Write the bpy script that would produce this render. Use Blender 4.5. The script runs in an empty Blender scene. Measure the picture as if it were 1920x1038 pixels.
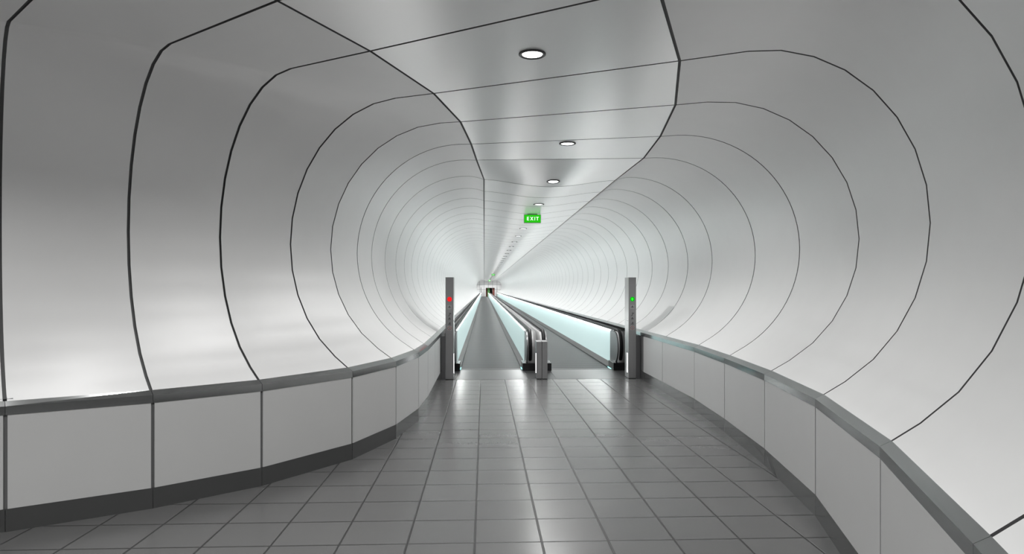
import bpy, math
from mathutils import Vector

# ------------------------------------------------------------------ camera, world, exposure
scene = bpy.context.scene
EYE = 1.8
FPX = 1260.0
cam_data = bpy.data.cameras.new('camera')
cam = bpy.data.objects.new('camera', cam_data)
scene.collection.objects.link(cam)
cam.location = (0, 0, EYE)
cam.rotation_euler = (math.radians(90), 0, -math.atan(52.5 / FPX))
cam_data.sensor_width = 36.0
cam_data.lens = FPX / 1920 * 36.0
cam_data.shift_y = 22.0 / 1920
cam_data.clip_start = 0.02
cam_data.clip_end = 400
scene.camera = cam

world = bpy.data.worlds.new('world')
scene.world = world
world.use_nodes = True
world.node_tree.nodes['Background'].inputs[0].default_value = (0.6, 0.62, 0.63, 1)
world.node_tree.nodes['Background'].inputs[1].default_value = 0.02

vs = scene.view_settings
vs.view_transform = 'Standard'
vs.look = 'None'
vs.gamma = 1.0
vs.use_curve_mapping = False
vs.exposure = 0.0
scene.cycles.max_bounces = 14
scene.cycles.diffuse_bounces = 8
scene.cycles.glossy_bounces = 8
scene.cycles.sample_clamp_indirect = 6.0
scene.cycles.use_denoising = True
scene.cycles.denoising_input_passes = 'RGB_ALBEDO_NORMAL'
scene.cycles.denoising_prefilter = 'ACCURATE'
scene.cycles.sample_clamp_direct = 40.0

LAMP_POWER = 5.0        # visible glow of the round lamp diffusers
LAMP_WATT = 48.0        # downward beam of each lamp
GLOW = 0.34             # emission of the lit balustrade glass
STRIP = 44.0             # light line under the handrail

# ------------------------------------------------------------------ helpers
C = scene.collection

def V(*a):
    return Vector(a)

class MB:
    """collects faces of one mesh"""
    def __init__(self):
        self.v = []; self.f = []; self.m = []; self.s = []
    def quad(self, pts, mat=0, smooth=False):
        n = len(self.v)
        self.v += [tuple(p) for p in pts]
        self.f.append(tuple(range(n, n + len(pts))))
        self.m.append(mat); self.s.append(smooth)
    def grid(self, rows, mat=0, smooth=True, flip=False):
        n = len(self.v); w = len(rows[0])
        for r in rows:
            self.v += [tuple(p) for p in r]
        for i in range(len(rows) - 1):
            for j in range(w - 1):
                a = n + i * w + j
                q = (a, a + 1, a + w + 1, a + w)
                self.f.append(q[::-1] if flip else q)
                self.m.append(mat); self.s.append(smooth)
    def box(self, x0, x1, y0, y1, z0, z1, mat=0):
        p = [(x0,y0,z0),(x1,y0,z0),(x1,y1,z0),(x0,y1,z0),(x0,y0,z1),(x1,y0,z1),(x1,y1,z1),(x0,y1,z1)]
        for q in ((0,3,2,1),(4,5,6,7),(0,1,5,4),(1,2,6,5),(2,3,7,6),(3,0,4,7)):
            self.quad([p[i] for i in q], mat)
    def prism(self, poly, axis, a, b, mat=0, smooth=False):
        """extrude a 2D polygon; axis 'x': poly is (y,z); axis 'y': poly is (x,z)"""
        def P(u, w, t):
            return (t, u, w) if axis == 'x' else (u, t, w)
        n = len(poly)
        for i in range(n):
            p, q = poly[i], poly[(i + 1) % n]
            self.quad([P(*p, a), P(*q, a), P(*q, b), P(*p, b)], mat, smooth)
        self.quad([P(*p, a) for p in poly], mat)
        self.quad([P(*p, b) for p in poly][::-1], mat)
    def disc(self, cx, cy, cz, r, axis='z', n=32, mat=0, r_in=None, t=0.0):
        def P(k, rr, off=0.0):
            a = 2 * math.pi * k / n
            if axis == 'z': return (cx + rr * math.cos(a), cy + rr * math.sin(a), cz + off)
            return (cx + rr * math.cos(a), cy + off, cz + rr * math.sin(a))
        if r_in is None:
            self.quad([P(k, r) for k in range(n)], mat)
            if t:
                self.quad([P(k, r, t) for k in range(n)][::-1], mat)
                for k in range(n): self.quad([P(k, r), P(k + 1, r), P(k + 1, r, t), P(k, r, t)], mat)
        else:
            for k in range(n):
                self.quad([P(k, r_in), P(k, r), P(k + 1, r), P(k + 1, r_in)], mat)
                if t:
                    self.quad([P(k, r), P(k + 1, r), P(k + 1, r, t), P(k, r, t)], mat)
                    self.quad([P(k, r_in), P(k + 1, r_in), P(k + 1, r_in, t), P(k, r_in, t)], mat)
    def build(self, name, mats, parent=None, bevel=0.0):
        me = bpy.data.meshes.new(name)
        me.from_pydata(self.v, [], self.f)
        mats = mats if isinstance(mats, (list, tuple)) else [mats]
        for m in mats: me.materials.append(m)
        me.polygons.foreach_set('material_index', self.m)
        me.polygons.foreach_set('use_smooth', self.s)
        import bmesh
        bm = bmesh.new(); bm.from_mesh(me)
        if not getattr(self, 'keep', False):
            bmesh.ops.remove_doubles(bm, verts=bm.verts, dist=1e-5)
            bmesh.ops.recalc_face_normals(bm, faces=bm.faces)
        bm.to_mesh(me); bm.free()
        me.update()
        o = bpy.data.objects.new(name, me)
        C.objects.link(o)
        if parent is not None: o.parent = parent
        if bevel:
            b = o.modifiers.new('bevel', 'BEVEL'); b.width = bevel; b.segments = 2; b.limit_method = 'ANGLE'
        return o

def tag(o, label=None, cat=None, group=None, kind=None):
    if label: o['label'] = label
    if cat: o['category'] = cat
    if group: o['group'] = group
    if kind: o['kind'] = kind
    return o

def thing(name, label, cat, loc=(0, 0, 0), group=None):
    o = bpy.data.objects.new(name, None); C.objects.link(o)
    o.location = loc; o.empty_display_size = 0.2
    return tag(o, label, cat, group)

def mat(name, base, rough=0.5, metal=0.0, spec=0.5, coat=0.0, emit=None, estr=0.0, noise=0.0, nscale=20, stretch=(1,1,1)):
    m = bpy.data.materials.new(name); m.use_nodes = True
    nt = m.node_tree; b = nt.nodes['Principled BSDF']
    b.inputs['Base Color'].default_value = (*base, 1)
    b.inputs['Roughness'].default_value = rough
    b.inputs['Metallic'].default_value = metal
    b.inputs['Specular IOR Level'].default_value = spec
    b.inputs['Coat Weight'].default_value = coat
    if emit:
        b.inputs['Emission Color'].default_value = (*emit, 1)
        b.inputs['Emission Strength'].default_value = estr
    if noise:
        tc = nt.nodes.new('ShaderNodeTexCoord'); mp = nt.nodes.new('ShaderNodeMapping')
        mp.inputs['Scale'].default_value = stretch
        nz = nt.nodes.new('ShaderNodeTexNoise'); nz.inputs['Scale'].default_value = nscale
        nz.inputs['Detail'].default_value = 3
        mx = nt.nodes.new('ShaderNodeMix'); mx.data_type = 'RGBA'
        mx.inputs[6].default_value = (*[c * (1 - noise) for c in base], 1)
        mx.inputs[7].default_value = (*[min(1, c * (1 + noise)) for c in base], 1)
        nt.links.new(tc.outputs['Object'], mp.inputs['Vector'])
        nt.links.new(mp.outputs[0], nz.inputs['Vector'])
        nt.links.new(nz.outputs['Fac'], mx.inputs[0])
        nt.links.new(mx.outputs[2], b.inputs['Base Color'])
    return m

M = {}
M['panel'] = mat('satin_white_panel', (0.85, 0.85, 0.848), rough=0.46, spec=0.5, metal=0.25, coat=0.0, noise=0.02, nscale=3)
M['ceiling'] = mat('satin_white_ceiling', (0.95, 0.95, 0.948), rough=0.30, spec=0.5, metal=0.6, noise=0.02, nscale=3)
M['joint'] = mat('dark_joint', (0.13, 0.131, 0.132), rough=0.6, spec=0.3)
M['endwall'] = mat('satin_end_wall', (0.90, 0.90, 0.90), rough=0.5)
M['dado'] = mat('dado_panel_grey', (0.54, 0.542, 0.54), rough=0.38, spec=0.5, metal=0.1, noise=0.02, nscale=3)
M['base'] = mat('dark_plinth', (0.06, 0.061, 0.061), rough=0.14, spec=0.5)
M['rail'] = mat('polished_steel_rail', (0.46, 0.47, 0.47), rough=0.12, metal=1.0)
M['steel'] = mat('brushed_steel', (0.33, 0.33, 0.333), rough=0.38, metal=0.6, noise=0.05, nscale=60, stretch=(8, 8, 0.3))
M['steel_dark'] = mat('dark_brushed_steel', (0.16, 0.16, 0.165), rough=0.4, metal=0.6)
M['chrome'] = mat('polished_chrome', (0.42, 0.43, 0.44), rough=0.14, metal=1.0)
M['rubber'] = mat('black_rubber', (0.006, 0.006, 0.007), rough=0.5, spec=0.18)
M['black'] = mat('gloss_black', (0.010, 0.010, 0.011), rough=0.15)
M['deck'] = mat('pale_deck_metal', (0.34, 0.34, 0.342), rough=0.5, metal=0.3)
M['lamp'] = mat('lamp_diffuser', (0.9, 0.9, 0.9), emit=(1.0, 0.995, 0.98), estr=LAMP_POWER)
M['bezel'] = mat('lamp_bezel', (0.05, 0.05, 0.052), rough=0.35, metal=0.6)
M['strip'] = mat('white_light_line', (0.9, 0.9, 0.9), emit=(1.0, 1.0, 0.985), estr=STRIP)
M['marker'] = mat('white_marker_light', (0.9, 0.9, 0.9), emit=(1, 1, 1), estr=3.5)
M['teal'] = mat('teal_comb_light', (0.3, 0.6, 0.6), emit=(0.20, 0.85, 0.85), estr=7.0)
M['red'] = mat('red_signal', (0.1, 0.0, 0.0), rough=0.6, spec=0.1, emit=(1.0, 0.012, 0.015), estr=1.0)
M['red_hi'] = mat('red_signal_core', (0.1, 0.0, 0.0), rough=0.6, spec=0.1, emit=(1.0, 0.014, 0.016), estr=1.15)
M['green'] = mat('green_signal', (0.0, 0.1, 0.0), rough=0.6, spec=0.1, emit=(0.0, 0.42, 0.004), estr=1.0)
M['green_hi'] = mat('green_signal_arrow', (0.0, 0.1, 0.0), rough=0.6, spec=0.1, emit=(0.03, 1.0, 0.03), estr=1.3)
M['exit_green'] = mat('exit_green', (0.0, 0.08, 0.0), rough=0.6, spec=0.1, emit=(0.022, 0.55, 0.008), estr=1.0)
M['exit_white'] = mat('exit_white', (0.8, 0.8, 0.8), emit=(0.95, 1.0, 0.95), estr=1.0)
M['plate_white'] = mat('pictogram_plate', (0.42, 0.42, 0.42), rough=0.4)
M['ink'] = mat('pictogram_ink', (0.03, 0.03, 0.03), rough=0.5)
M['ink_red'] = mat('pictogram_red', (0.35, 0.04, 0.03), rough=0.5)
M['comb'] = mat('comb_metal', (0.10, 0.10, 0.105), rough=0.45, metal=0.4)
M['poster_green'] = mat('green_poster', (0.10, 0.28, 0.08), rough=0.6, noise=0.7, nscale=2.5)
M['poster_red'] = mat('red_brown_panel', (0.16, 0.045, 0.035), rough=0.6, noise=0.3, nscale=3)

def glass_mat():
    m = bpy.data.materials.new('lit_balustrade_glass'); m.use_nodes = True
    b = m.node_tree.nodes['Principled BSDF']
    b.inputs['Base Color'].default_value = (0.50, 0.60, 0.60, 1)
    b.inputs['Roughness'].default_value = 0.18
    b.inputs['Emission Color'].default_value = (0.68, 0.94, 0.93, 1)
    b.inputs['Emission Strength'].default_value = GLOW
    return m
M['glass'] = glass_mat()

TILE = 0.4765
def floor_mat():
    m = bpy.data.materials.new('polished_grey_tiles'); m.use_nodes = True
    nt = m.node_tree; L = nt.links; b = nt.nodes['Principled BSDF']
    tc = nt.nodes.new('ShaderNodeTexCoord'); sp = nt.nodes.new('ShaderNodeSeparateXYZ')
    L.new(tc.outputs['Object'], sp.inputs[0])
    def math_(op, a, bb=None):
        n = nt.nodes.new('ShaderNodeMath'); n.operation = op
        for i, x in enumerate((a, bb)):
            if x is None: continue
            if isinstance(x, (int, float)): n.inputs[i].default_value = x
            else: L.new(x, n.inputs[i])
        return n.outputs[0]
    def groove(c, off):
        u = math_('DIVIDE', math_('SUBTRACT', c, off), TILE)
        fr = math_('FRACT', math_('ADD', u, 0.5))
        return math_('MULTIPLY', math_('ABSOLUTE', math_('SUBTRACT', fr, 0.5)), TILE), math_('FLOOR', u)
    dx, ix = groove(sp.outputs[0], -0.066)
    dy, iy = groove(sp.outputs[1], 4.769)
    d = math_('MINIMUM', dx, dy)
    mask = nt.nodes.new('ShaderNodeMapRange')
    mask.inputs['From Min'].default_value = 0.006; mask.inputs['From Max'].default_value = 0.009
    L.new(d, mask.inputs['Value'])
    wn = nt.nodes.new('ShaderNodeTexWhiteNoise'); wn.noise_dimensions = '2D'
    cb = nt.nodes.new('ShaderNodeCombineXYZ'); L.new(ix, cb.inputs[0]); L.new(iy, cb.inputs[1]); L.new(cb.outputs[0], wn.inputs['Vector'])
    nz = nt.nodes.new('ShaderNodeTexNoise'); nz.inputs['Scale'].default_value = 60; nz.inputs['Detail'].default_value = 4
    L.new(tc.outputs['Object'], nz.inputs['Vector'])
    v = math_('ADD', math_('MULTIPLY', wn.outputs['Value'], 0.012), math_('MULTIPLY', nz.outputs['Fac'], 0.010))
    tile = math_('ADD', v, 0.105)
    mixv = nt.nodes.new('ShaderNodeMix'); mixv.data_type = 'FLOAT'
    L.new(mask.outputs[0], mixv.inputs[0]); mixv.inputs[2].default_value = 0.035; L.new(tile, mixv.inputs[3])
    col = nt.nodes.new('ShaderNodeCombineColor')
    for i in range(3): L.new(mixv.outputs[0], col.inputs[i])
    L.new(col.outputs[0], b.inputs['Base Color'])
    rr = nt.nodes.new('ShaderNodeMapRange'); L.new(mask.outputs[0], rr.inputs['Value'])
    rr.inputs['To Min'].default_value = 0.5; rr.inputs['To Max'].default_value = 0.24
    L.new(rr.outputs[0], b.inputs['Roughness'])
    b.inputs['Specular IOR Level'].default_value = 0.38
    bp = nt.nodes.new('ShaderNodeBump'); bp.inputs['Strength'].default_value = 0.8; bp.inputs['Distance'].default_value = 0.003
    L.new(mask.outputs[0], bp.inputs['Height']); L.new(bp.outputs[0], b.inputs['Normal'])
    return m
M['floor'] = floor_mat()

def belt_mat():
    m = bpy.data.materials.new('ribbed_pallet_metal'); m.use_nodes = True
    nt = m.node_tree; L = nt.links; b = nt.nodes['Principled BSDF']
    tc = nt.nodes.new('ShaderNodeTexCoord'); sp = nt.nodes.new('ShaderNodeSeparateXYZ')
    L.new(tc.outputs['Object'], sp.inputs[0])
    def math_(op, a, bb=None):
        n = nt.nodes.new('ShaderNodeMath'); n.operation = op
        for i, x in enumerate((a, bb)):
            if x is None: continue
            if isinstance(x, (int, float)): n.inputs[i].default_value = x
            else: L.new(x, n.inputs[i])
        return n.outputs[0]
    seam = math_('FRACT', math_('DIVIDE', sp.outputs[1], 0.40))
    sm = math_('LESS_THAN', seam, 0.22)
    rib = math_('PINGPONG', sp.outputs[0], 0.006)
    ribn = math_('MULTIPLY', rib, 1 / 0.006)
    mx = nt.nodes.new('ShaderNodeMix'); mx.data_type = 'RGBA'
    mx.inputs[6].default_value = (0.030, 0.034, 0.034, 1); mx.inputs[7].default_value = (0.004, 0.005, 0.005, 1)
    L.new(sm, mx.inputs[0]); L.new(mx.outputs[2], b.inputs['Base Color'])
    b.inputs['Metallic'].default_value = 0.15; b.inputs['Roughness'].default_value = 0.5; b.inputs['Specular IOR Level'].default_value = 0.12
    bp = nt.nodes.new('ShaderNodeBump'); bp.inputs['Strength'].default_value = 0.4; bp.inputs['Distance'].default_value = 0.004
    L.new(ribn, bp.inputs['Height']); L.new(bp.outputs[0], b.inputs['Normal'])
    return m
M['belt'] = belt_mat()

# ------------------------------------------------------------------ the tunnel rings
R_ARC = 1.475; UC = 0.577; ZC = 2.29
STEP = 11.25
N_ARC = 14                               # from -67.5 deg to +90 deg
SUB = 3
Z_CEIL = 3.75
# each ring: foot of the left wall, foot of the right wall, bulge factor left / right, distance of the ceiling seams from the left foot
rings = [
    ((-8.6, 4.3), (-3.9, -4.6), 0.45, 0.62, 0.30, 0.70, 'flat'),
    ((-7.3, 4.3), (-2.6, -3.8), 0.40, 0.62, 0.31, 0.72, 'flat'),
    ((-6.2, 4.35), (-1.3, -2.85), 0.32, 0.62, 0.32, 0.74, 'flat'),
    ((-5.3, 4.5), (-0.3, -1.75), 0.25, 0.62, 0.33, 0.76, 'flat'),
    ((-4.4, 4.75), (0.48, -0.6), 0.20, 0.62, 0.34, 0.76, 'flat'),
    ((-3.54, 5.125), (1.08, 0.75), 0.18, 0.63, 0.345, 0.755, 'flat'),
    ((-2.712, 5.627), (1.672, 2.225), 0.465, 0.66, 1.665, 4.20, 'flat'),
    ((-2.027, 6.228), (2.187, 3.622), 0.645, 0.775, 1.288, 3.70, 'flat'),
    ((-1.388, 7.158), (2.623, 5.218), 0.925, 0.87, 0.985, 3.398, 'flat'),
    ((-1.056, 8.134), (2.861, 6.745), 1.00, 0.97, 0.829, 3.270, 'flat'),
    ((-0.892, 9.231), (3.018, 8.322), 0.995, 0.99, 0.739, 3.227, 'flat'),
    ((-0.851, 10.26), (3.121, 9.857), 0.968, 0.987, 0.743, 3.246, 'flat'),
]
END_Y = 155.0
y = 11.68
while y < END_Y - 0.3:
    rings.append(((-0.85, y), (3.13, y), 0.955, 0.985, 0.85, 3.145, 'sag'))
    y += 1.408
rings.append(((-0.85, END_Y), (3.13, END_Y), 0.955, 0.985, 0.85, 3.145, 'sag'))
NEAR = 10                                # rings before this index have a faceted outline
I_A = 5

def wall_profile(k, seam_u, kind, faceted):
    """points (u, z) from the ledge up to the ceiling seam; u is measured inwards from the wall foot"""
    zr = 1.46
    P = []
    for i in range(N_ARC + 1):
        a = math.radians(-67.5 + STEP * i)
        P.append((UC - R_ARC * math.cos(a), ZC + zr * math.sin(a)))
    P[0] = (-0.07, 0.967)
    out = []
    for i in range(N_ARC):
        for q in range(SUB):
            t = q / SUB
            if faceted or i == 0:
                u = P[i][0] * (1 - t) + P[i + 1][0] * t; z = P[i][1] * (1 - t) + P[i + 1][1] * t
            else:
                a = math.radians(-67.5 + STEP * (i + t))
                u = UC - R_ARC * math.cos(a); z = ZC + zr * math.sin(a)
            out.append((u * k, z))
    top = (P[N_ARC][0] * k, P[N_ARC][1])
    zs = {'flat': Z_CEIL - 0.004, 'sag': 3.695}[kind]
    for q in range(5):
        t = q / 4
        e = t if kind == 'flat' else t * t
        out.append((top[0] * (1 - t) + seam_u * t, top[1] * (1 - e) + zs * e))
    return out

class Ring:
    pass
RG = []
for idx, (Lp, Rp, kl, kr, sl, sr, kind) in enumerate(rings):
    r = Ring()
    r.L = V(*Lp, 0); r.R = V(*Rp, 0)
    r.len = (r.R - r.L).length
    r.d = (r.R - r.L) / r.len
    if sl < 0.5: sl *= r.len; sr *= r.len
    r.kl, r.kr, r.sl, r.sr, r.kind = kl, kr, sl, sr, kind
    fac = idx < NEAR
    pl = wall_profile(kl, sl, kind, fac)
    pr = wall_profile(kr, r.len - sr, kind, fac)
    r.left = [r.L + r.d * u + V(0, 0, z) for u, z in pl]
    r.right = [r.R - r.d * u + V(0, 0, z) for u, z in pr]
    n = 16; zs = pl[-1][1]
    r.ceil = []
    for i in range(n + 1):
        t = i / n
        z = zs - (0.12 * math.sin(math.pi * t) ** 1.6 if kind == 'sag' else 0)
        r.ceil.append(r.L + r.d * (sl + (sr - sl) * t) + V(0, 0, z))
    RG.append(r)

JW = 0.0125                              # half width of a joint
def clad(name, side, outw):
    """panels between rings with a recessed dark joint at every ring"""
    panels = MB(); panels.keep = True
    prof = [getattr(r, side) for r in RG]
    m = len(prof[0])
    def trim_edge(row, a, b):
        # keep the longitudinal seam open
        row = list(row)
        if a:
            d = (row[1] - row[0]); row[0] = row[0] + d.normalized() * min(JW, d.length * .8)
        if b:
            d = (row[-2] - row[-1]); row[-1] = row[-1] + d.normalized() * min(JW, d.length * .8)
        return row
    a_end = side == 'ceil'; b_end = True
    for k in range(len(prof) - 1):
        A, B = prof[k], prof[k + 1]
        steps = 4 if k < 22 else 1
        rows = []
        for s in range(steps + 1):
            row = []
            for p, q in zip(A, B):
                d = q - p; l = d.length
                jw = min(JW, l * 0.2)
                t = (jw + (l - 2 * jw) * s / steps) / l
                row.append(p + d * t)
            rows.append(trim_edge(row, a_end, b_end))
        panels.grid(rows, 0, True)
        # returns of the joint
        for s, sg in ((0, 1), (-1, 1)):
            row = rows[s]
            row2 = [p + outw(p, k if s == 0 else k + 1) * 0.016 for p in row]
            panels.grid([row, row2], 1, False)
        for e, on in ((0, a_end), (-1, b_end)):
            if on:
                panels.grid([[r[e] for r in rows], [r[e] + outw(r[e], k) * 0.016 for r in rows]], 1, False)
    # backing behind joints
    for k in range(len(prof)):
        rowm = [p + outw(p, k) * 0.015 for p in prof[k]]
        w = 0.05
        lo = [m_ + (prof[k - 1][j] - prof[k][j]).normalized() * w for j, m_ in enumerate(rowm)]
        hi = [m_ + (prof[(k + 1) % len(prof)][j] - prof[k][j]).normalized() * w for j, m_ in enumerate(rowm)]
        if k == 0: lo = rowm
        if k == len(prof) - 1: hi = rowm
        panels.grid([lo, hi], 1, False)
    return panels

def out_wall(side):
    def fn(p, k):
        r = RG[min(k, len(RG) - 1)]
        c = (r.L if side == 'left' else r.R)
        sgn = 1 if side == 'left' else -1
        kk = r.kl if side == 'left' else r.kr
        ctr = c + r.d * sgn * UC * kk + V(0, 0, ZC)
        v = p - ctr
        v = r.d * v.dot(r.d) + V(0, 0, v.z)
        if abs(v.z) > 1.3 and v.dot(r.d) * sgn > -0.15: return V(0, 0, 1)
        return v.normalized() if v.length > 1e-3 else V(0, 0, 1)
    return fn
MW = [M['panel'], M['joint']]
wl_ = clad('wall_left', 'left', out_wall('left')); 
wall_left = tag(wl_.build('wall_left', MW), kind='structure')
wall_right = tag(clad('wall_right', 'right', out_wall('right')).build('wall_right', MW), kind='structure')
cm = clad('ceiling', 'ceil', lambda p, k: V(0, 0, 1))
# backing strips over the two long seams
for e in (0, -1):
    rows = []
    for r in RG:
        p = r.ceil[e] + V(0, 0, 0.016)
        rows.append([p - r.d * 0.05, p + r.d * 0.05])
    cm.grid(rows, 1, False)
ceiling = tag(cm.build('ceiling', [M['ceiling'], M['joint']]), kind='structure')

# ------------------------------------------------------------------ ledge rail, dado panels, plinth
def normal_out(r, side):
    return -r.d if side == 'left' else r.d

H_BASE = 0.167; H_PAN = 0.865; H_FRONT = 0.930; H_TOP = 0.967
IEND = next(i for i, r in enumerate(RG) if r.L.y > 12.9)      # ring where the dado panels stop at the posts
def foot(r, side): return r.L if side == 'left' else r.R
def seg_normal(a, b, side):
    d = (b - a).normalized(); n = V(-d.y, d.x, 0)
    return n if side == 'left' else -n       # points out of the corridor
for side in ('left', 'right'):
    rail = MB(); base = MB()
    wall = wall_left if side == 'left' else wall_right
    back = MB()
    for k in range(len(RG) - 1):
        a0, b0 = foot(RG[k], side), foot(RG[k + 1], side)
        oa = (RG[k].left if side == 'left' else RG[k].right)[0]; ob = (RG[k + 1].left if side == 'left' else RG[k + 1].right)[0]
        d = (b0 - a0); l = d.length; t = d / l
        g = 0.0015 if k < 20 else 0.0
        n = seg_normal(a0, b0, side)
        a, b = a0 + t * g, b0 - t * g
        fi = n * -0.004
        z = V(0, 0, 1)
        if a0.y < 155:
            # steel rail: face, sloping top, underside
            pa = [a + n * 0.02 + z * H_PAN, a + fi + z * H_PAN, a + fi + z * H_FRONT, V(oa.x, oa.y, H_TOP) + t * g, V(oa.x, oa.y, H_TOP - .03) + t * g]
            pb = [b + n * 0.02 + z * H_PAN, b + fi + z * H_PAN, b + fi + z * H_FRONT, V(ob.x, ob.y, H_TOP) - t * g, V(ob.x, ob.y, H_TOP - .03) - t * g]
            for i in range(4):
                rail.quad([pa[i], pa[i + 1], pb[i + 1], pb[i]])
        # plinth
        g2 = 0.002
        a, b = a0 + t * g2, b0 - t * g2
        base.quad([a, b, b + z * H_BASE, a + z * H_BASE])
        base.quad([a + z * H_BASE, b + z * H_BASE, b + z * H_BASE + n * .02, a + z * H_BASE + n * .02])
        # dark backing
        back.quad([a0 + n * .014, b0 + n * .014, b0 + n * .014 + z * (H_PAN + .01), a0 + n * .014 + z * (H_PAN + .01)])
        if I_A - 2 <= k < IEND:
            g3 = 0.0135
            if side == 'right': g3 = 0.0105
            a, b = a0 + t * g3, b0 - t * g3
            p = MB()
            q = [a + z * (H_BASE + .002), b + z * (H_BASE + .002), b + z * H_PAN, a + z * H_PAN]
            w = [x + n * 0.012 for x in q]
            p.quad(q); p.quad(w[::-1])
            for i in range(4): p.quad([q[i], q[(i + 1) % 4], w[(i + 1) % 4], w[i]])
            p.build('dado_panel', M['dado'], wall)
    ro = rail.build('trim_1' if side == 'left' else 'trim_2', M['rail']); tag(ro, kind='structure')
    tag(base.build('baseboard_' + side, M['base']), kind='structure')
    back.build('dado_backing', M['joint'], wall)

# end panels beside the sign posts
YP = 13.334
for side, x0, x1 in (('left', -0.845, -0.765), ('right', 3.045, 3.128)):
    p = MB(); p.box(x0, x1, YP, YP + 0.02, 0.0, 0.862)
    p.build('end_panel', M['steel_dark'], wall_left if side == 'left' else wall_right, bevel=0.001)

# ------------------------------------------------------------------ floor
fl = MB()
fpoly_l = [r.L for r in RG if r.L.y < 60 or r is RG[-1]]; fpoly_r = [r.R for r in RG if r.L.y < 60 or r is RG[-1]]
for i in range(len(fpoly_l) - 1):
    a, b, c, d = fpoly_l[i], fpoly_r[i], fpoly_r[i + 1], fpoly_l[i + 1]
    if b.y >= YP: break
    if d.y > YP:
        d = V(d.x, YP, 0); c = V(c.x, YP, 0)
    fl.quad([a, b, c, d])
fl.box(-0.87, 3.15, YP, 150.4, -0.12, -0.10)
fl.quad([(-0.87, 150.4, 0), (3.15, 150.4, 0), (3.15, END_Y + 8, 0), (-0.87, END_Y + 8, 0)])
floor = tag(fl.build('floor', M['floor']), kind='structure')

# ------------------------------------------------------------------ back wall and far wall
bw = MB()
r = RG[0]
pts = list(r.left) + list(r.ceil) + list(reversed(r.right))
pts = [r.L] + pts + [r.R]
bw.quad(pts)
tag(bw.build('wall_back', M['panel']), kind='structure')

DX0, DX1, DZ = 0.42, 2.50, 2.02
fw = MB()
zt = 3.9
xs = [-1.75, -0.98, 0.02, DX0, 1.0, 2.0, DX1, 3.0, 4.1]
zs = [0, 1.62, 2.72, zt]
g = 0.022
def wall_rect(x0, x1, z0, z1):
    fw.quad([(x0, END_Y, z0), (x1, END_Y, z0), (x1, END_Y, z1), (x0, END_Y, z1)], 0)
gx = [-1.75, -0.98, 0.02, 1.0, 2.0, 3.0, 4.1]
for i in range(len(gx) - 1):
    for j in range(3):
        x0, x1, z0, z1 = gx[i] + g, gx[i + 1] - g, zs[j] + g, zs[j + 1] - g
        if z0 < DZ and x1 > DX0 and x0 < DX1:
            if z1 > DZ: wall_rect(x0, x1, max(z0, DZ), z1)
            if x0 < DX0: wall_rect(x0, DX0, z0, min(z1, DZ))
            if x1 > DX1: wall_rect(DX1, x1, z0, min(z1, DZ))
        else: wall_rect(x0, x1, z0, z1)
for x0, x1, z0, z1 in ((-1.75, DX0, 0, zt), (DX1, 4.1, 0, zt), (DX0, DX1, DZ, zt)):
    fw.quad([(x0, END_Y + .02, z0), (x1, END_Y + .02, z0), (x1, END_Y + .02, z1), (x0, END_Y + .02, z1)], 1)
# lobby beyond the opening
y1 = END_Y + 7
fw.quad([(DX0, END_Y, 0), (DX0, y1, 0), (DX0, y1, DZ), (DX0, END_Y, DZ)], 0)
fw.quad([(DX1, END_Y, 0), (DX1, y1, 0), (DX1, y1, DZ), (DX1, END_Y, DZ)], 0)
fw.quad([(DX0, y1, 0), (DX1, y1, 0), (DX1, y1, DZ), (DX0, y1, DZ)], 1)
fw.quad([(DX0, END_Y, DZ), (DX1, END_Y, DZ), (DX1, y1, DZ), (DX0, y1, DZ)], 0)
tag(fw.build('wall_end', [M['endwall'], M['joint']]), kind='structure')

def poster(x0, x1, z0, z1, y, m, name, label, cat):
    p = MB(); p.box(x0, x1, y, y + .04, z0, z1); o = p.build(name, m); tag(o, label, cat)
    return o
poster(0.80, 1.36, 0.0, 1.97, END_Y + 3, M['poster_green'], 'display_board', 'tall green display board just inside the doorway at the far end', 'board')
poster(0.45, 0.76, 0.0, 1.97, END_Y + 3.2, M['poster_red'], 'display_board', 'narrow dark red-brown board left of the green board in the far doorway', 'board')
poster(2.02, 2.46, 0.0, 1.97, END_Y + 2.5, M['poster_red'], 'display_board', 'red-brown board at the right edge of the far doorway', 'board')
p = MB(); p.box(1.90, 1.97, END_Y + 1.5, END_Y + 1.6, 0, DZ)
tag(p.build('column', M['deck']), 'slim white column standing in the far doorway', 'column')

# ------------------------------------------------------------------ ceiling lights
def downlight():
    t = thing('ceiling_light', 'x', 'ceiling light', (0, 0, 0), 'round recessed ceiling lights')
    b = MB(); n = 40
    prof = [(0.113, 0.0), (0.113, -0.008), (0.104, -0.014), (0.092, -0.012), (0.084, -0.004), (0.083, 0.004)]
    rows = [[(r_ * math.cos(2 * math.pi * k / n), r_ * math.sin(2 * math.pi * k / n), z_) for k in range(n + 1)] for r_, z_ in prof]
    b.grid(rows, 0, True)
    b.build('bezel', M['bezel'], t)
    ld = bpy.data.lights.new('lamp_beam', 'AREA'); ld.shape = 'DISK'; ld.size = 0.15; ld.energy = LAMP_WATT
    ld.spread = math.radians(146); ld.color = (1.0, 0.995, 0.985)
    lo_ = bpy.data.objects.new('lamp_beam', ld); C.objects.link(lo_); lo_.location = (0, 0, -0.012); lo_.parent = t
    d = MB(); d.disc(0, 0, -0.006, 0.0835, n=32); d.build('diffuser', M['lamp'], t)
    return t
def copy_tree(o, parent=None):
    c = o.copy(); C.objects.link(c)
    if parent is not None: c.parent = parent
    for ch in list(o.children): copy_tree(ch, c)
    return c
proto = downlight()
spots = [(0.40, 5.56, Z_CEIL - 0.004), (1.117, 8.96, Z_CEIL - 0.004)]
yy = 11.28
first = True
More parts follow.
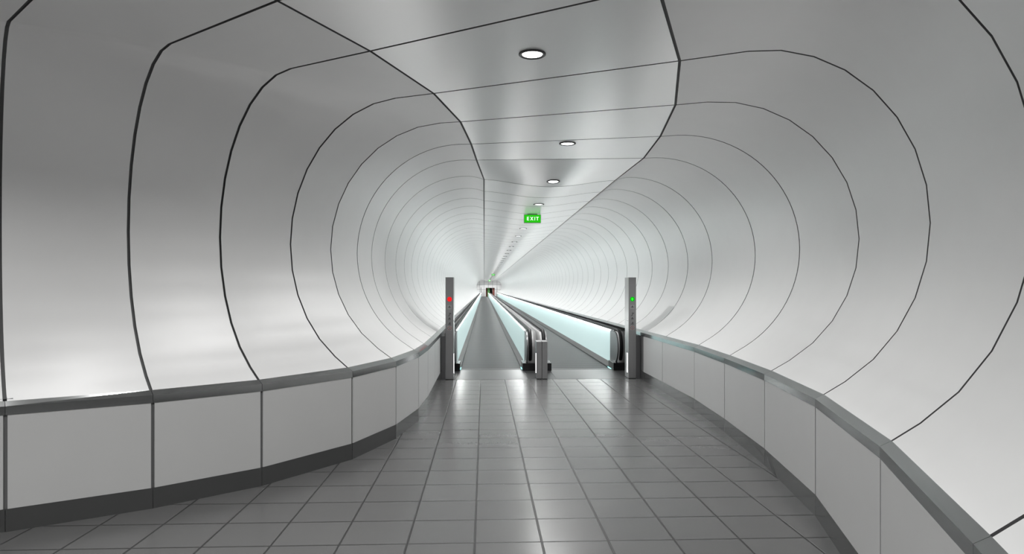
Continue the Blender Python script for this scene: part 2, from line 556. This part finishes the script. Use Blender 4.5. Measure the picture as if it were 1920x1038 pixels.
while yy < END_Y - 3:
    spots.append((1.15 if yy > 12 else 1.17, yy if yy > 12 else 11.32, 3.5755 if yy > 11.7 else 3.613)); yy += 2.816
spots += [(0.1, END_Y - 1.9, 3.65), (2.2, END_Y - 1.9, 3.65), (1.6, END_Y + 1.6, 2.01)]  # added lamps: a pair to brighten the end wall, one for the doorway boards
BEHIND = [(-1.0, 3.1), (-2.2, 1.8), (-3.3, 0.9), (-4.6, 0.3), (-6.0, 0.0)]  # unseen fill lamps, added to lift the light in the near bend
spots += [(x_, y_, Z_CEIL - 0.004) for x_, y_ in BEHIND]
labels = ['largest and nearest round ceiling light, alone at the top of the view',
          'second nearest round ceiling light, just beyond a panel joint of the flat ceiling',
          'third round ceiling light, small flat oval where the ceiling starts to sag',
          'fourth round ceiling light, thin oval directly above the big green exit sign',
          'fifth round ceiling light, partly hidden behind the big green exit sign']
for i, s in enumerate(spots):
    o = proto if i == 0 else copy_tree(proto)
    o.location = s
    if i == 2: o.rotation_euler = (math.radians(-6.0), 0, 0)
    if i < 5: o['label'] = labels[i]
    elif i >= len(spots) - len(BEHIND): o['label'] = 'added, unseen round ceiling light of the bend ' + ['just above the top edge of the view', 'nearest behind the viewer', 'second behind the viewer', 'third behind the viewer', 'last before the back wall'][i - len(spots) + len(BEHIND)]
    elif s[1] == END_Y - 1.9: o['label'] = 'added round ceiling light brightening the far end wall, ' + ('left' if s[0] < 1 else 'right') + ' of the pair'
    elif s[1] > END_Y: o['label'] = 'added round ceiling light for the boards inside the far doorway'
    elif i < 11: o['label'] = ['first', 'second', 'third', 'fourth', 'fifth', 'sixth'][i - 5] + ' tiny round ceiling light in the row receding below the big exit sign'
    else: o['label'] = 'tiny round light in the far bright line along the ceiling towards the small exit signs'

# ------------------------------------------------------------------ exit signs
def bars(m, x0, z0, h, w, ch, y, th):
    """one block letter, lower left corner at x0, z0"""
    def q(pts): m.prism(pts, 'y', y - 0.002, y)
    x1 = x0 + w; z1 = z0 + h
    if ch == 'E':
        q([(x0, z0), (x0 + th, z0), (x0 + th, z1), (x0, z1)])
        for zz in (z0, z0 + (h - th * .9) / 2, z1 - th * .9):
            q([(x0 + th, zz), (x1 - (0 if zz != z0 + (h - th * .9) / 2 else th * .3), zz), (x1 - (0 if zz != z0 + (h - th * .9) / 2 else th * .3), zz + th * .9), (x0 + th, zz + th * .9)])
    if ch == 'X':
        q([(x0, z0), (x0 + th * 1.2, z0), (x1, z1), (x1 - th * 1.2, z1)])
        q([(x1 - th * 1.2, z0), (x1, z0), (x0 + th * 1.2, z1), (x0, z1)])
    if ch == 'I':
        q([(x0, z0), (x0 + th, z0), (x0 + th, z1), (x0, z1)])
    if ch == 'T':
        xm = (x0 + x1) / 2
        q([(xm - th / 2, z0), (xm + th / 2, z0), (xm + th / 2, z1 - th * .9), (xm - th / 2, z1 - th * .9)])
        q([(x0, z1 - th * .9), (x1, z1 - th * .9), (x1, z1), (x0, z1)])
def exit_sign(x, y, z):
    t = thing('exit_sign', '', 'exit sign', (x, y, z), 'green exit signs on the ceiling')
    W, Hh = 0.405, 0.205
    c = MB(); c.box(-W / 2, W / 2, 0, 0.05, -Hh, 0); c.build('case', M['steel'], t, bevel=0.002)
    f = MB(); f.box(-W / 2 + .008, W / 2 - .008, -0.003, 0.002, -Hh + .014, -.008)
    fo = f.build('face_panel', M['exit_green'], t); fo['label'] = 'lit green panel'
    l = MB(); h = 0.082; z0 = -Hh / 2 - h / 2 + .004; th = 0.0145; x0 = -0.131
    for ch, w, adv in (('E', .050, .077), ('X', .074, .101), ('I', .0145, .037), ('T', .066, 0)):
        bars(l, x0, z0, h, w, ch, -0.004, th); x0 += adv
    l.build('lettering', M['exit_white'], fo)['label'] = 'white EXIT lettering'
    m_ = MB(); m_.box(-.12, .12, .015, .035, 0, .03); m_.build('mounting_bracket', M['steel'], t)
    return t
es = exit_sign(1.152, 15.95, 3.565)
es['label'] = 'nearest and largest green EXIT sign hanging from the ceiling'
for (y_, lab) in ((80.0, 'small green exit sign far away above the bright line of lights'), (138.0, 'tiniest green exit sign just in front of the far end wall')):
    e2 = copy_tree(es); e2.location = (1.10, y_, 3.565); e2['label'] = lab

# ------------------------------------------------------------------ sign posts
def figure(m, x, z, s, kind):
    """small pictograms drawn with thin bars and discs, front face at local y"""
    y = -0.0032
    def bar(x0, z0, x1, z1, w):
        d = V(x1 - x0, z1 - z0); l = d.length; nx, nz = -d.y / l * w / 2, d.x / l * w / 2
        m.prism([(x0 + nx, z0 + nz), (x1 + nx, z1 + nz), (x1 - nx, z1 - nz), (x0 - nx, z0 - nz)], 'y', y - .001, y)
    def dot(cx_, cz_, r_): m.disc(cx_, y - .001, cz_, r_, axis='y', n=12)
    if kind == 'head':          # figure over a step line
        dot(x, z + s * .22, s * .11); bar(x - s * .22, z + s * .02, x + s * .22, z + s * .02, s * .16)
        bar(x - s * .2, z - s * .22, x + s * .2, z - s * .22, s * .08)
        bar(x - s * .22, z + s * .02, x - s * .3, z - s * .2, s * .06); bar(x + s * .22, z + s * .02, x + s * .3, z - s * .2, s * .06)
    if kind == 'step':          # person leaning on a rail
        bar(x - s * .35, z - s * .35, x - s * .05, z - s * .3, s * .1); bar(x - s * .05, z - s * .35, x, z + s * .1, s * .12)
        dot(x - s * .02, z + s * .32, s * .1); bar(x, z + s * .02, x + s * .38, z + s * .28, s * .1); bar(x + s * .05, z + s * .28, x + s * .38, z + s * .33, s * .07)
    if kind == 'child':
        dot(x + s * .1, z + s * .3, s * .11); bar(x + s * .1, z + s * .2, x + s * .1, z - s * .12, s * .2)
        bar(x + s * .05, z - s * .1, x + s * .03, z - s * .4, s * .08); bar(x + s * .16, z - s * .1, x + s * .2, z - s * .4, s * .08)
        bar(x - s * .3, z - s * .3, x - s * .22, z, s * .1); bar(x - s * .22, z + s * .05, x + s * .08, z + s * .1, s * .06)
    if kind == 'ban':
        dot(x, z + s * .1, s * .08); bar(x, z + s * .06, x - s * .02, z - s * .14, s * .12); bar(x - s * .02, z - s * .1, x + s * .16, z - s * .22, s * .07)
def sign_post(x0, x1, depth, signal, strip_side, label):
    w = x1 - x0; cx_ = (x0 + x1) / 2
    t = thing('sign_post', label, 'post', (cx_, YP, 0), 'tall steel posts with signal lights')
    b = MB(); b.box(-w / 2, w / 2, 0, depth, 0.012, 2.027); b.build('housing', M['steel'], t, bevel=0.003)
    b = MB(); b.box(-w / 2 + .004, w / 2 - .004, .004, depth - .004, 0.0, 0.012); b.build('foot', M['black'], t)
    zc = 1.593
    s = MB(); s.disc(0, -0.004, zc, 0.046, axis='y', t=0.004)
    so = s.build('signal_light', M['red'] if signal == 'red' else M['green'], t)
    so['label'] = 'round red stop light' if signal == 'red' else 'round green go light'
    h = MB()
    if signal == 'red':
        h.disc(0, -0.0055, zc, 0.030, axis='y', t=.0015); h.build('lens', M['red_hi'], so)
    else:
        a = .028
        h.prism([(-a * .45, zc - a), (a * .45, zc - a), (a * .45, zc - a * .1), (a, zc - a * .1), (0, zc + a * 1.05), (-a, zc - a * .1), (-a * .45, zc - a * .1)], 'y', -.0055, -.004)
        h.build('arrow', M['green_hi'], so)['label'] = 'bright green arrow pointing up'
    for z_, kind, plate in ((1.436, 'head', True), (1.29, 'step', False), (1.205, 'head', False), (1.105, 'child', False), (1.02, 'ban', True)):
        p = MB(); sz = .082
        if plate:
            p.box(-sz / 2, sz / 2, -.003, -.0002, z_ - sz / 2, z_ + sz / 2)
            po = p.build('pictogram_plate', M['plate_white'], t)
            f = MB(); figure(f, 0, z_, sz, kind); f.build('pictogram', M['ink'], po)
            if kind == 'ban':
                f = MB(); f.disc(0, -.0045, z_, .036, axis='y', r_in=.028, t=.001); f.build('prohibition_ring', M['ink_red'], po)['label'] = 'dark red ring'
                po['label'] = 'prohibition pictogram with a red ring'
        else:
            figure(p, 0, z_, sz, kind); p.build('pictogram', M['ink'], t)
    # vertical light on the inner side
    sg = 1 if strip_side == 'right' else -1
    l = MB(); xs_ = sg * w / 2
    l.box(min(xs_, xs_ + sg * .003), max(xs_, xs_ + sg * .003), .09, .16, .115, .505)
    l.build('marker_light', M['marker'], t)['label'] = 'upright white light strip'
    k = MB(); k.box(min(xs_, xs_ + sg * .004), max(xs_, xs_ + sg * .004), .10, .13, 1.145, 1.175); k.build('button', M['black'], t)
    return t
sp1 = sign_post(-0.762, -0.602, 0.42, 'red', 'right', 'tall steel post with a round red stop light, left of the walkway')
sp2 = sign_post(2.890, 3.042, 0.36, 'green', 'left', 'tall steel post with a green arrow light, right of the walkways')
for src, x_, lab in ((sp1, -0.68, 'tiny dark post at the far end of the left walkway, by the end wall'), (sp2, 2.95, 'tiny dark post at the far end of the right walkway, by the end wall')):
    q = thing('sign_post', lab, 'post', (x_, 152.5, 0), 'posts at the far end of the walkways')
    b = MB(); b.box(-.05, .05, 0, .36, 0.0, 2.1); b.build('housing', M['steel_dark'], q)

# ------------------------------------------------------------------ bollards between the lanes
def bollard(x0, x1, strip, label):
    w = x1 - x0
    t = thing('bollard', label, 'bollard', ((x0 + x1) / 2, YP, 0), 'low steel bollards between the two walkways')
    b = MB(); b.box(-w / 2, w / 2, 0, .34, .012, .742); b.build('housing', M['steel'], t, bevel=.003)
    b = MB(); b.box(-w / 2, w / 2, -.002, .342, .742, .75); b.build('cap', M['deck'], t, bevel=.002)
    b = MB(); b.box(-w / 2 + .003, w / 2 - .003, .004, .336, 0, .012); b.build('foot', M['black'], t)
    sg = strip; xs_ = sg * w / 2
    l = MB(); l.box(min(xs_, xs_ + sg * .003), max(xs_, xs_ + sg * .003), .08, .17, .115, .505)
    l.build('marker_light', M['marker'], t)['label'] = 'upright white light strip'
    return t
bollard(1.043, 1.148, -1, 'low steel bollard with a white light strip, nearer the left walkway')
bollard(1.156, 1.262, 1, 'low steel bollard nearer the right walkway, its light strip turned away')

# ------------------------------------------------------------------ moving walkways
Y_COMB = 15.05; Y_FAR = 150.2
def newel_arc(r_, zc_, yc_, a0=90, a1=270, n=16):
    return [(yc_ + r_ * math.cos(math.radians(a0 + (a1 - a0) * i / n)), zc_ + r_ * math.sin(math.radians(a0 + (a1 - a0) * i / n))) for i in range(n + 1)]
def segs(a, b):
    out = [a]; step = 1.0
    while out[-1] + step < b - 1: out.append(out[-1] + step); step *= 1.12
    return out + [b]
def walkway(cx_, label, which):
    t = thing('moving_walkway', label, 'moving walkway', (cx_, YP, 0), 'moving walkways side by side')
    BW = 0.685
    def yl(v): return v - YP
    # pallet band
    b = MB(); b.quad([(-BW, yl(Y_COMB), -.012), (BW, yl(Y_COMB), -.012), (BW, yl(Y_FAR), -.012), (-BW, yl(Y_FAR), -.012)])
    b.build('pallet_band', M['belt'], t)
    # landing plate and comb
    b = MB(); b.box(-BW - .03, BW + .03, yl(YP) + .004, yl(Y_COMB) - .12, -.03, .002); b.build('landing_plate', M['plate'], t)
    b = MB(); b.box(-BW, BW, yl(Y_COMB) - .12, yl(Y_COMB) + .0, -.03, .006); co = b.build('comb_plate', M['comb'], t)
    b = MB(); n = 54
    for i in range(n):
        x = -BW + (i + .5) * 2 * BW / n
        b.prism([(yl(Y_COMB), -.01), (yl(Y_COMB) + .17, -.01), (yl(Y_COMB), .006)], 'x', x - .006, x + .006)
    b.build('comb_teeth', M['comb'], co)
    for s in (-1, 1):
        # skirt deck sloping up to the glass
        x0, x1 = s * BW, s * (BW + .105)
        k = MB()
        ya, yb = yl(14.95), yl(Y_FAR)
        k.quad([(x0, ya, -.03), (x0, yb, -.03), (x0, yb, .012), (x0, ya, .012)])
        k.quad([(x0, ya, .012), (x0, yb, .012), (x1, yb, .105), (x1, ya, .105)])
        k.quad([(x0, ya, -.03), (x0, ya, .012), (x1, ya, .105), (x1, ya, -.03)])
        k.build('skirt', M['skirt'], t)
        # glass balustrade: slightly leaning outwards
        gb, gt = s * (BW + .095), s * (BW + .115)
        k = MB(); th = s * .012
        za, zb = .095, .835
        cuts = segs(15.62, Y_FAR)
        for i_, (c0, c1) in enumerate(zip(cuts[:-1], cuts[1:])):
            c0t = 15.55 if i_ == 0 else c0
            q = [(gb, yl(c0), za), (gb, yl(c1), za), (gt, yl(c1), zb), (gt, yl(c0t), zb)]
            k.quad(q); k.quad([(p[0] + th, p[1], p[2]) for p in q][::-1])
            for j in ((0, 1), (2, 3)) + (((3, 0),) if i_ == 0 else ()):
                p, r_ = q[j[0]], q[j[1]]
                k.quad([p, r_, (r_[0] + th, r_[1], r_[2]), (p[0] + th, p[1], p[2])])
        k.build('balustrade_panel', M['glass'], t)
        k = MB(); xa, xb = sorted((gt - s * .012, gt)); 
        for c0, c1 in zip(cuts[:-1], cuts[1:]):
            for z_ in (.820, .8375): k.quad([(xa, yl(c0), z_), (xb, yl(c0), z_), (xb, yl(c1), z_), (xa, yl(c1), z_)])
            xi = xa if s > 0 else xb
            k.quad([(xi, yl(c0), .820), (xi, yl(c1), .820), (xi, yl(c1), .8375), (xi, yl(c0), .8375)])
        k.quad([(xa, yl(15.62), .820), (xb, yl(15.62), .820), (xb, yl(15.62), .8375), (xa, yl(15.62), .8375)])

        k.build('light_line', M['strip'], t)['label'] = 'thin white light line under the handrail'
        # handrail carrier
        xr = s * .855
        k = MB(); xa, xb = sorted((gt - s * .004, xr + s * .05)); k.box(xa, xb, yl(15.2), yb, .838, .856)
        k.build('handrail_guide', M['steel_dark'], t)
        # rounded newel: polished inner plate, pale deck outside it
        arc = newel_arc(.335, .495, 15.05)
        poly = [(yl(15.60), .835)] + [(yl(a), c) for a, c in arc] + [(yl(15.15), .10), (yl(15.62), .10)]
        k = MB(); xa, xb = sorted((gb, gt + s * .004)); k.prism(poly, 'x', xa, xb); k.build('newel_plate', M['steel_dark'], t)
        outer = {('left', -1): .995, ('left', 1): 1.003, ('right', -1): .998, ('right', 1): .955}[(which, s)]
        prof = [(yb, .835)] + [(yl(a), c) for a, c in newel_arc(.335, .50, 15.05, 90, 180, 14)] + [(yl(14.74), .32), (yl(14.78), .17)]
        k = MB(); xa, xb = sorted((gt + s * .006, s * outer))
        k.grid([[(xa, a, c), (xb, a, c)] for a, c in prof], 0, True)
        for x in (xa, xb): k.quad([(x, a, c) for a, c in prof] + [(x, yb, .17)])
        k.build('deck', M['deck'], t)
        # handrail
        path = [(yl(Y_FAR), .878)] + [(yl(15.6), .878)] + [(yl(a), c) for a, c in newel_arc(.378, .5, 15.05, 90, 262, 24)] + [(yl(15.18), .128)]
        sec = []
        for i in range(14):
            a = 2 * math.pi * i / 14
            ca, sa = math.cos(a), math.sin(a)
            sec.append((.038 * math.copysign(abs(ca) ** .6, ca), .026 * math.copysign(abs(sa) ** .7, sa)))
        rows = []
        for i, (py, pz) in enumerate(path):
            p0 = path[max(i - 1, 0)]; p1 = path[min(i + 1, len(path) - 1)]
            d = Vector((p1[0] - p0[0], p1[1] - p0[1])).normalized(); nn = (-d.y, d.x)
            rows.append([(xr + u, py + nn[0] * w_, pz + nn[1] * w_) for u, w_ in sec + [sec[0]]])
        k = MB(); k.grid(rows, 0, True); k.build('handrail', M['rubber'], t)
        # base block where the handrail returns
        k = MB(); xa, xb = sorted((s * BW, s * min(outer, 1.0))); k.box(xa, xb, yl(14.69), yl(15.3), 0.002, .17); k.build('handrail_inlet', M['black'], t, bevel=.004)
        # teal light at the comb
        k = MB(); xa, xb = sorted((s * (BW - .001), s * (BW - .005))); k.box(xa, xb, yl(14.97), yl(15.35), .0, .011)
        k.build('comb_light', M['teal'], t)['label'] = 'small teal light beside the comb'
    return t
M['plate'] = mat('landing_plate_steel', (0.085, 0.088, 0.088), rough=0.34, metal=0.5, noise=0.04, nscale=90)
M['skirt'] = mat('grey_skirt_metal', (0.014, 0.015, 0.015), rough=0.45, metal=0.0, spec=0.25)
walkway(0.16, 'long moving walkway of the left lane, seen straight down its ribbed belt', 'left')
walkway(2.165, 'long moving walkway of the right lane behind the green arrow post', 'right')
# metal floor between and beside the lanes
k = MB(); 
for a, b_ in ((-0.845, -0.56), (0.88, 1.445), (2.885, 3.125)):
    k.box(a, b_, YP + .004, 15.2, -.03, .0015)
tag(k.build("trim_3", M["plate"]), kind="structure")
